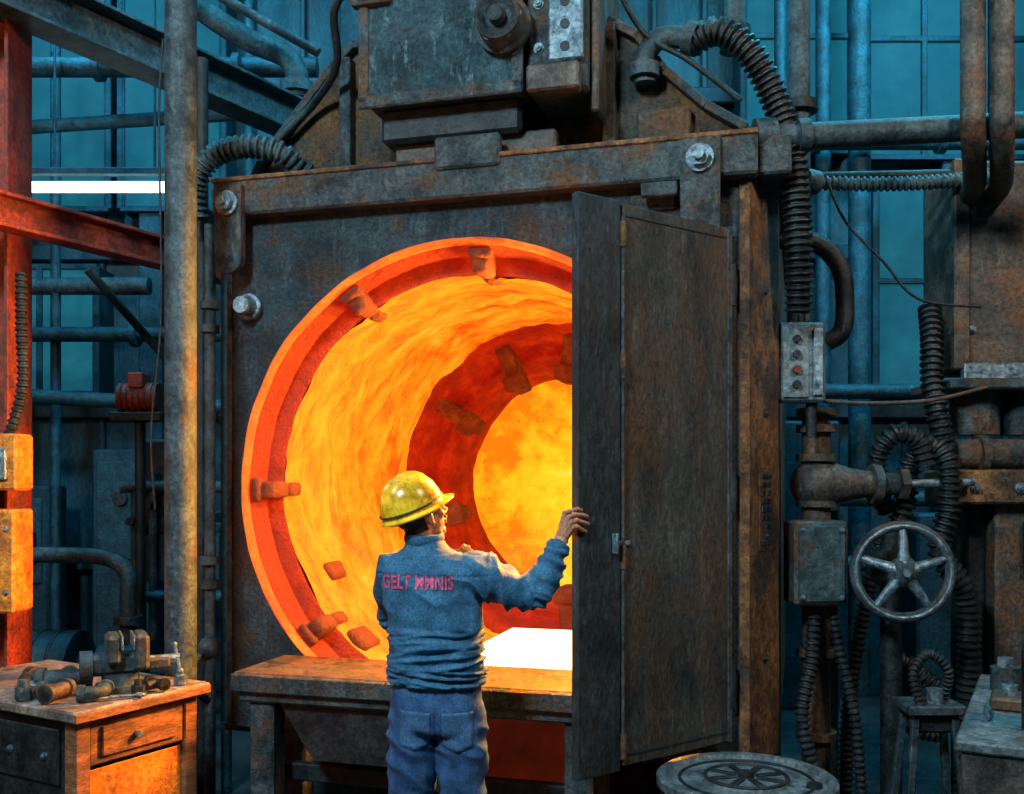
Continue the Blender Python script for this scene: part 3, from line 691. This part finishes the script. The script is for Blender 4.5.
b.box(-3.9,-1.95,6.0,6.5,0,.12,2,.01); b.cyl((-3.3,6.25,.55),(-2.7,6.25,.55),.26,0,32); b.cyl((-2.7,6.25,.55),(-2.55,6.25,.55),.12,2); b.cyl((-2.55,6.25,.55),(-2.25,6.25,.55),.20,1,32)
for x_ in (-3.2,-2.8,-2.4): b.box(x_-.04,x_+.04,6.05,6.45,.12,.5,2)
b.pipe([(-2.4,6.25,.7),(-2.4,6.25,1.0),(-2.4,6.25,1.15),(-2.5,6.25,1.25),(-2.8,6.25,1.28),(-3.9,6.25,1.28)],.05,3); b.cyl((-2.4,6.25,.85),(-2.4,6.25,.90),.085,3); b.cyl((-3.6,6.25,0),(-3.6,6.25,1.28),.045,1); b.cyl((-3.05,6.25,1.22),(-3.05,6.25,1.42),.07,2); b.cyl((-3.05,6.25,1.42),(-3.05,6.25,1.56),.025,2)
for i in range(5): b.torus((-3.25+i*.11,6.25,.55),(1,0,0),.262,.010,2,32,6)
b.pipe([(-2.3,6.25,.55),(-2.1,6.25,.6),(-2.03,6.25,.8),(-2.03,6.25,1.6)],.04,1); b.cyl((-2.03,6.25,1.6),(-2.03,6.25,1.75),.07,2)
b.done()
B('hanging_cord',[M['dark']]).pipe([(-1.78,5.1,4.0),(-1.80,5.1,3.6),(-1.79,5.1,2.6),(-1.84,5.1,2.0),(-1.82,5.1,1.6)],.006).done()

# work bench rotated 60 deg
rz=math.radians(60)
b=B('wooden_workbench',[M['woodtop'],M['wood'],M['dark'],M['orange'],M['bolt']],None,(-1.68,3.84,0),rz)
b.box(-.02,.67,-.02,1.1,.815,.86,0,.008); b.box(-.015,.665,-.028,-.018,.815,.85,1,.004)
for x_,y_ in ((.02,.02),(.56,.02),(.02,1.0),(.56,1.0)): b.box(x_,x_+.07,y_,y_+.07,0,.815,1,.006)
b.box(.09,.56,.03,.05,.62,.80,1,.006); b.box(.14,.51,.015,.03,.65,.77,1,.008); b.cyl((.30,.015,.71),(.30,-.012,.71),.014,4,12)
b.box(.09,.56,.06,1.0,.18,.21,2); b.box(.09,.56,.045,.055,.22,.60,3,.004); b.box(.03,.05,.09,1.0,.35,.80,2,.006); b.box(.58,.60,.09,1.0,.35,.80,2,.006)
b.box(.015,.03,.12,.95,.55,.77,2,.006)
for i in range(4): b.bolt((.015,.2+i*.22,.66),(-1,0,0),.012,4,.012)
b.done()
b=B('bench_vise',[M['pipe'],M['bolt'],M['dark']],None,(-1.66,4.24,.86),math.radians(25))
b.cyl((0,0,0),(0,0,.03),.10,0,24); b.cyl((0,0,.03),(0,0,.075),.075,0,24); b.box(-.14,.07,-.05,.05,.07,.16,0,.018); b.box(-.06,.0,-.09,.09,.12,.24,0,.014); b.box(.05,.11,-.09,.09,.09,.24,0,.014)
b.box(-.002,.006,-.09,.09,.18,.24,1,.003); b.box(.044,.052,-.09,.09,.18,.24,1,.003); b.cyl((.09,0,.12),(.24,0,.12),.018,1,14); b.box(-.0,.2,-.035,.035,.08,.13,0,.01)
b.cyl((.23,-.11,.08),(.23,.11,.16),.008,1,10); b.ball((.23,-.11,.08),.014,1,10); b.ball((.23,.11,.16),.014,1,10); b.cyl((-.16,0,.11),(-.11,0,.11),.065,0,20)
b.done()
b=B('pipe_fittings',[M['pipe'],M['bolt'],M['dark'],M['browns']])
def fit(x,y,rot,m,s=1.0,kind=0):
    R=Matrix.Rotation(rot,3,'Z'); z=.8645
    def T(a): return V((x,y,z))+R@(V(a)*s)
    if kind==0: b.pipe([T((0,0,.034)),T((.05,0,.035)),T((.08,.03,.035)),T((.085,.08,.035))],.026*s,m,14); b.cyl(T((-.015,0,.034)),T((.015,0,.034)),.034*s,m); b.cyl(T((.085,.06,.035)),T((.085,.09,.035)),.034*s,m)
    if kind==1: b.cyl(T((-.07,0,.034)),T((.07,0,.034)),.026*s,m); b.cyl(T((0,0,.034)),T((0,.07,.034)),.026*s,m); b.cyl(T((-.07,0,.034)),T((-.05,0,.034)),.034*s,m); b.cyl(T((.05,0,.034)),T((.07,0,.034)),.034*s,m)
    if kind==2: b.cyl(T((0,0,0)),T((0,0,.05)),.035*s,m,6); b.cyl(T((0,0,.05)),T((0,0,.08)),.02*s,m,12)
    if kind==3: b.bar(T((-.11,0,.012)),T((.11,0,.012)),.02*s,.01*s,m); b.torus(T((.12,0,.012)),(0,0,1),.02*s,.008*s,m,16,6)
for a in ((-1.72,3.99,.3,0,1,0),(-1.83,4.02,1.4,3,1.1,1),(-1.92,4.10,2.2,1,.9,0),(-1.97,4.04,.8,0,1,2),(-1.60,4.04,.5,1,.8,3),(-1.50,4.22,2.6,2,.8,1),(-1.44,4.34,1.1,1,.8,2),(-1.54,4.12,1.0,2,.8,2),(-1.88,4.20,.2,0,1.5,1),(-2.02,4.18,1.2,3,1.2,0)): fit(*a)
b.done()

# ------------------------------------------------------------------ right side
b=B('riser_pipe',[M['pipe'],M['dark'],M['browns']])
b.cyl((1.405,4.9,2.52),(1.405,4.9,HP),.055,0); b.cyl((1.405,4.9,3.55),(1.405,4.9,3.60),.09,1); b.cyl((1.16,5.2,4.1),(1.16,5.2,HP),.055,0); b.cyl((1.405,4.9,2.9),(1.405,4.9,2.95),.075,2)
b.cyl((1.16,5.2,3.98),(1.16,5.2,4.1),.08,1); b.done()
b=B('crossover_pipe',[M['pipe'],M['dark'],M['hose'],M['browns']])
b.cyl((1.11,4.42,3.26),(2.70,4.48,3.36),.058,0,24); b.cyl((1.07,4.42,3.258),(1.16,4.42,3.263),.085,0); b.cyl((1.26,4.425,3.27),(1.31,4.426,3.274),.075,0)
b.cyl((1.46,5.05,3.28),(2.4,4.98,3.28),.022,1,14); b.hose([(1.46,4.95,3.22),(1.9,4.93,3.21),(2.36,4.93,3.24)],.032,2,pitch=.03); b.cyl((1.42,4.9,3.22),(1.50,4.95,3.22),.06,2)
b.pipe([(1.55,4.9,3.2),(1.62,4.85,3.0),(1.78,4.8,2.8),(1.95,4.8,2.62),(2.25,4.8,2.58)],.007,1)
b.pipe([(1.47,4.7,2.12),(1.7,4.7,2.11),(2.0,4.75,2.13),(2.3,4.85,2.2)],.010,3)
b.done()
b=B('support_column',[M['browns'],M['frame'],M['dark'],M['rust'],M['bolt']])
b.box(2.22,2.75,5.0,5.4,2.30,3.35,0,.015); b.box(2.20,2.28,4.97,5.02,2.3,3.35,0,.008); b.box(2.16,2.8,4.92,5.42,2.20,2.25,1,.008)
b.box(2.24,2.75,4.95,5.0,2.25,2.33,4,.005)
b.cyl((2.38,5.15,2.20),(2.38,5.15,1.98),.12,1); b.cyl((2.62,5.15,2.20),(2.62,5.15,1.98),.10,2); b.cyl((2.20,5.0,1.88),(2.85,5.0,1.88),.075,1,24); b.cyl((2.32,5.0,1.88),(2.36,5.0,1.88),.095,1)
b.box(2.18,2.85,4.92,5.3,1.63,1.80,3,.012); b.box(2.42,2.85,5.0,5.35,0,1.64,0,.015); b.box(2.32,2.42,5.1,5.3,0,1.64,2,.01)
for x_ in (2.28,2.5,2.7): b.bolt((x_,4.92,1.71),(0,-1,0),.02,4,.02)
for x_ in (2.3,2.6):
    for z_ in (2.5,3.1): b.bolt((x_,5.0,z_),(0,-1,0),.016,4,.016)
b.box(2.55,2.85,4.94,5.0,1.3,1.55,2,.01); b.cyl((2.72,4.94,1.42),(2.72,4.88,1.42),.07,2)
b.done()
b=B('return_bend_pipes',[M['browns'],M['pipe']])
for x_ in (2.0,2.125): b.pipe([(x_,4.34,5.2),(x_,4.34,4.2),(x_,4.34,3.45),(x_+.01,4.36,3.28),(x_+.08,4.5,3.19),(x_+.22,4.8,3.17),(x_+.28,4.99,3.17)],.052,0,20); b.cyl((x_,4.34,5.2),(x_,4.34,HP),.052,0,20)
b.box(1.94,2.19,4.27,4.30,3.9,3.98,1); b.done()
b=B('push_button_box',[M['panelgrey'],M['dark'],M['red'],M['bolt']])
b.box(1.235,1.45,4.62,4.72,2.11,2.48,0,.012); b.box(1.25,1.37,4.61,4.62,2.13,2.46,0,.004); b.box(1.39,1.435,4.605,4.62,2.14,2.45,3,.004)
for i,z_ in enumerate((2.40,2.33,2.26,2.19)): b.cyl((1.31,4.61,z_),(1.31,4.59,z_),.018,[1,1,2,1][i],16)
b.cyl((1.34,4.67,2.48),(1.34,4.67,2.60),.03,1); b.cyl((1.40,4.68,2.11),(1.40,4.68,1.95),.025,1); b.done()
b=B('gas_main',[M['browns'],M['pipe'],M['dark'],M['frame'],M['bolt']])
b.cyl((1.475,4.85,0),(1.475,4.85,2.10),.068,0,28)
for z_ in (2.06,1.98,1.84,1.62,1.50,.9,.5): b.cyl((1.475,4.85,z_),(1.475,4.85,z_+.035),.095,0,28)
b.lathe((1.475,4.85,1.73),(1,0,0),[(0,.12),(.08,.105),(.16,.08),(.24,.066),(.30,.066)],0,28); b.ball((1.475,4.85,1.73),.125,0,24)
b.cyl((1.74,4.85,1.73),(1.78,4.85,1.73),.095,3,28); b.cyl((1.80,4.85,1.73),(1.90,4.85,1.73),.055,3,20); b.cyl((1.90,4.85,1.73),(2.25,4.88,1.74),.022,4,14); b.cyl((1.87,4.85,1.73),(1.91,4.85,1.73),.08,0,6)
b.box(1.30,1.55,4.60,4.80,1.17,1.56,3,.012); b.box(1.32,1.53,4.59,4.60,1.19,1.54,1,.004)
for x_ in (1.335,1.515):
    for z_ in (1.21,1.52): b.bolt((x_,4.59,z_),(0,-1,0),.009,4,.01)
b.hose([(1.42,4.7,1.17),(1.40,4.68,.9),(1.34,4.62,.65),(1.40,4.6,.35),(1.45,4.6,.02)],.03,2,pitch=.03); b.hose([(1.50,4.7,1.17),(1.55,4.7,.9),(1.60,4.65,.6),(1.62,4.6,.05)],.025,2,pitch=.03)
b.cyl((1.60,5.0,0),(1.60,5.0,1.6),.03,1); b.cyl((1.30,4.95,0),(1.30,4.95,1.9),.03,2)
b.done()
b=B('flexible_ducts',[M['rubber'],M['dark']])
b.hose([(2.12,5.08,2.62),(2.10,5.0,2.45),(2.08,4.95,2.25),(2.09,4.9,2.05),(2.12,4.9,1.9)],.05,0,pitch=.035)
b.hose([(1.86,4.95,1.60),(1.80,4.92,1.72),(1.80,4.9,1.88),(1.88,4.88,1.98),(1.98,4.88,1.94),(2.02,4.88,1.82)],.045,0,pitch=.035)
b.hose([(1.90,4.98,1.45),(1.95,4.96,1.65),(1.98,4.95,1.85),(2.06,4.9,1.92),(2.12,4.86,1.82),(2.12,4.86,1.6),(2.08,4.86,1.4),(2.2,4.86,1.2),(2.22,4.86,.9),(2.22,4.9,.03)],.05,0,pitch=.035)
b.hose([(2.05,4.86,.75),(1.9,4.9,.86),(1.85,4.9,.7),(1.95,4.9,.55),(2.1,4.92,.5)],.04,0,pitch=.03); b.hose([(1.70,5.1,0.05),(1.72,5.1,.6),(1.80,5.1,1.1),(1.9,5.1,1.5)],.035,0,pitch=.03)
b.done()
b=B('handwheel_valve',[M['frame'],M['bolt'],M['dark']])
c=V((1.765,4.52,1.335)); ax=V((-.12,-1,0)).normalized()
b.torus(c,ax,.208,.024,0,56,14); b.torus(c+ax*.014,ax,.208,.012,1,56,10)
X=ax.cross(V((0,0,1))).normalized(); Z=X.cross(ax)
for i in range(5):
    t=math.radians(90+72*i); p=c+(X*math.cos(t)+Z*math.sin(t))*.200; q=c+(X*math.cos(t)+Z*math.sin(t))*.04+ax*.02
    b.sweep([q,p],[.028,.017],12,1)
b.lathe(c-ax*.02,ax,[(0,0),(0,.065),(.04,.07),(.06,.055),(.075,.03),(.075,0)],0,24); b.cyl(c+ax*.05,c+ax*.08,.02,1,6); b.cyl(c-ax*.0,c-ax*.3,.03,2); b.cyl(c-ax*.16,c-ax*.26,.10,2); b.cyl(c-ax*.2+V((0,0,-1.33)),c-ax*.2+V((0,0,.2)),.05,2)
b.done()
b=B('steel_drum',[M['lid'],M['dark']]); c=V((.925,3.95,0)); R_=.345
b.lathe(c,(0,0,1),[(0,0),(0,R_-.01),(.02,R_),(.18,R_-.01),(.20,R_),(.22,R_-.01),(.38,R_-.01),(.40,R_),(.42,R_-.01),(.535,R_-.008)],1,64)
b.lathe(c,(0,0,1),[(.535,R_-.008),(.545,R_+.006),(.575,R_+.006),(.585,R_-.008),(.580,R_-.03),(.565,R_-.04),(.565,.17),(.578,.165),(.578,.0)],0,64)
for i in range(8):
    t=2*math.pi*i/8+.2; d=V((math.cos(t),math.sin(t),0)); b.bar(c+V((0,0,.582))+d*.045,c+V((0,0,.582))+d*.145,.03,.006,1)
b.torus(c+V((0,0,.580)),(0,0,1),.16,.008,1,40,8); b.torus(c+V((0,0,.568)),(0,0,1),.26,.006,1,48,8); b.cyl(c+V((0,0,.578)),c+V((0,0,.60)),.03,1); b.cyl(c+V((.24,-.1,.56)),c+V((.24,-.1,.582)),.03,1)
b.done()
rz=math.radians(-28.5)
b=B('steel_workbench',[M['panelgrey'],M['browns'],M['dark'],M['bolt']],None,(1.53,3.46,0),rz)
b.box(0,.9,0,1.35,.81,.85,0,.008); b.box(.02,.88,.02,.05,.62,.81,1); b.box(.02,.05,.05,1.33,.60,.81,1)
for x_,y_ in ((.03,.03),(.80,.03),(.03,1.24),(.80,1.24)): b.box(x_,x_+.07,y_,y_+.07,0,.81,1)
b.box(.05,.85,.05,1.3,.2,.23,2); b.done()
b=B('machine_parts',[M['pipe'],M['bolt'],M['dark'],M['browns']],None,(1.53,3.46,.85),rz)
b.cyl((.12,1.0,0),(.12,1.0,.10),.06,0,20); b.cyl((.12,1.0,.10),(.12,1.0,.14),.035,1,6); b.box(.08,.22,.55,.75,0,.05,3,.01); b.cyl((.15,.65,.05),(.15,.65,.09),.03,1); b.box(.25,.5,.8,1.1,0,.16,2,.01); b.cyl((.08,.35,.015),(.08,.50,.015),.015,1)
b.box(.20,.34,.25,.42,0,.30,2,.01); b.cyl((.27,.3,.30),(.27,.3,.42),.04,0,20); b.done()
b=B('steel_trestle',[M['pipe'],M['dark'],M['bolt']]) 
b.box(1.63,1.87,4.10,4.30,.78,.82,0,.006); b.box(1.67,1.83,4.14,4.26,.70,.78,1,.01)
for sx,sy in ((-1,-1),(1,-1),(-1,1),(1,1)): b.bar((1.75+sx*.08,4.20+sy*.06,.78),(1.75+sx*.15,4.20+sy*.11,0),.03,.03,0)
b.bar((1.63,4.12,.35),(1.87,4.12,.35),.02,.03,0); b.hose([(1.69,4.14,.82),(1.67,4.16,.95),(1.75,4.20,1.02),(1.83,4.2,.95),(1.83,4.25,.82)],.02,1,pitch=.02); b.cyl((1.76,4.17,.82),(1.76,4.17,.88),.035,2,12)
b.done()
b=B('wall_pipework',[M['tealpipe'],M['girt'],M['pipe']])
for x_,r_ in ((2.55,.06),(2.85,.09),(4.3,.07),(2.2,.05)): b.cyl((x_,8.2,0),(x_,8.2,HP),r_,0)
for z_,y_ in ((4.45,8.0),(2.45,7.9),(1.6,7.9),(1.1,7.8)): b.cyl((1.9,y_,z_),(5.4,y_,z_),.06,0)
for x_ in (2.4,3.4,4.4):
    for z_,y_ in ((4.45,8.0),(2.45,7.9)): b.cyl((x_,y_,z_),(x_+.06,y_,z_),.09,0)
b.box(2.0,2.5,7.6,7.85,0,2.2,1,.02); b.box(3.0,3.9,7.4,7.75,0,1.5,1,.02)
b.done()

# ------------------------------------------------------------------ lights
def area(name,loc,target,size,power,col,sy=None):
    l=bpy.data.lights.new(name,'AREA'); l.energy=power; l.color=col; l.size=size
    if sy: l.shape='RECTANGLE'; l.size_y=sy
    o=bpy.data.objects.new(name,l); sc.collection.objects.link(o); o.location=loc
    o.rotation_euler=(V(target)-V(loc)).to_track_quat('-Z','Y').to_euler(); return o
area('added_key_light',(-2.4,-.3,5.6),(0,4.5,1.6),.9,375,(.60,.88,1))  # added front light for the furnace face and the worker's back
area('bay_light_right',(3.4,1.4,5.4),(1.2,4.6,1.8),.8,115,(1,.88,.74))
area('added_warm_fill_left',(-4.6,2.2,3.2),(-2.2,4.6,1.4),.6,34,(1,.42,.12))  # added out-of-view orange fill for the left bench and red column
area('back_bay_light_left',(-3.3,6.3,6.6),(-3.2,8.8,2.5),1.2,175,(.08,.64,1))
area('back_bay_light_right',(3.4,6.0,6.6),(3.2,8.8,2.5),1.2,260,(.08,.68,1))
area('top_bay_light',(0,5.5,6.8),(0,5.4,3),1.4,125,(.15,.72,1))
# added orange lamps behind the door, strengthening the furnace glow; no burners modelled
area('added_glow_lamp',FW(.78,.35,2.05),FW(-.5,-1.2,1.2),.35,210,(1,.34,.05))
area('added_glow_lamp_upper',FW(.55,.25,2.48),FW(-.4,-.9,1.2),.3,130,(1,.38,.05))
w=bpy.data.worlds.new('world'); sc.world=w; w.use_nodes=True
w.node_tree.nodes['Background'].inputs[0].default_value=(.02,.10,.14,1); w.node_tree.nodes['Background'].inputs[1].default_value=.3
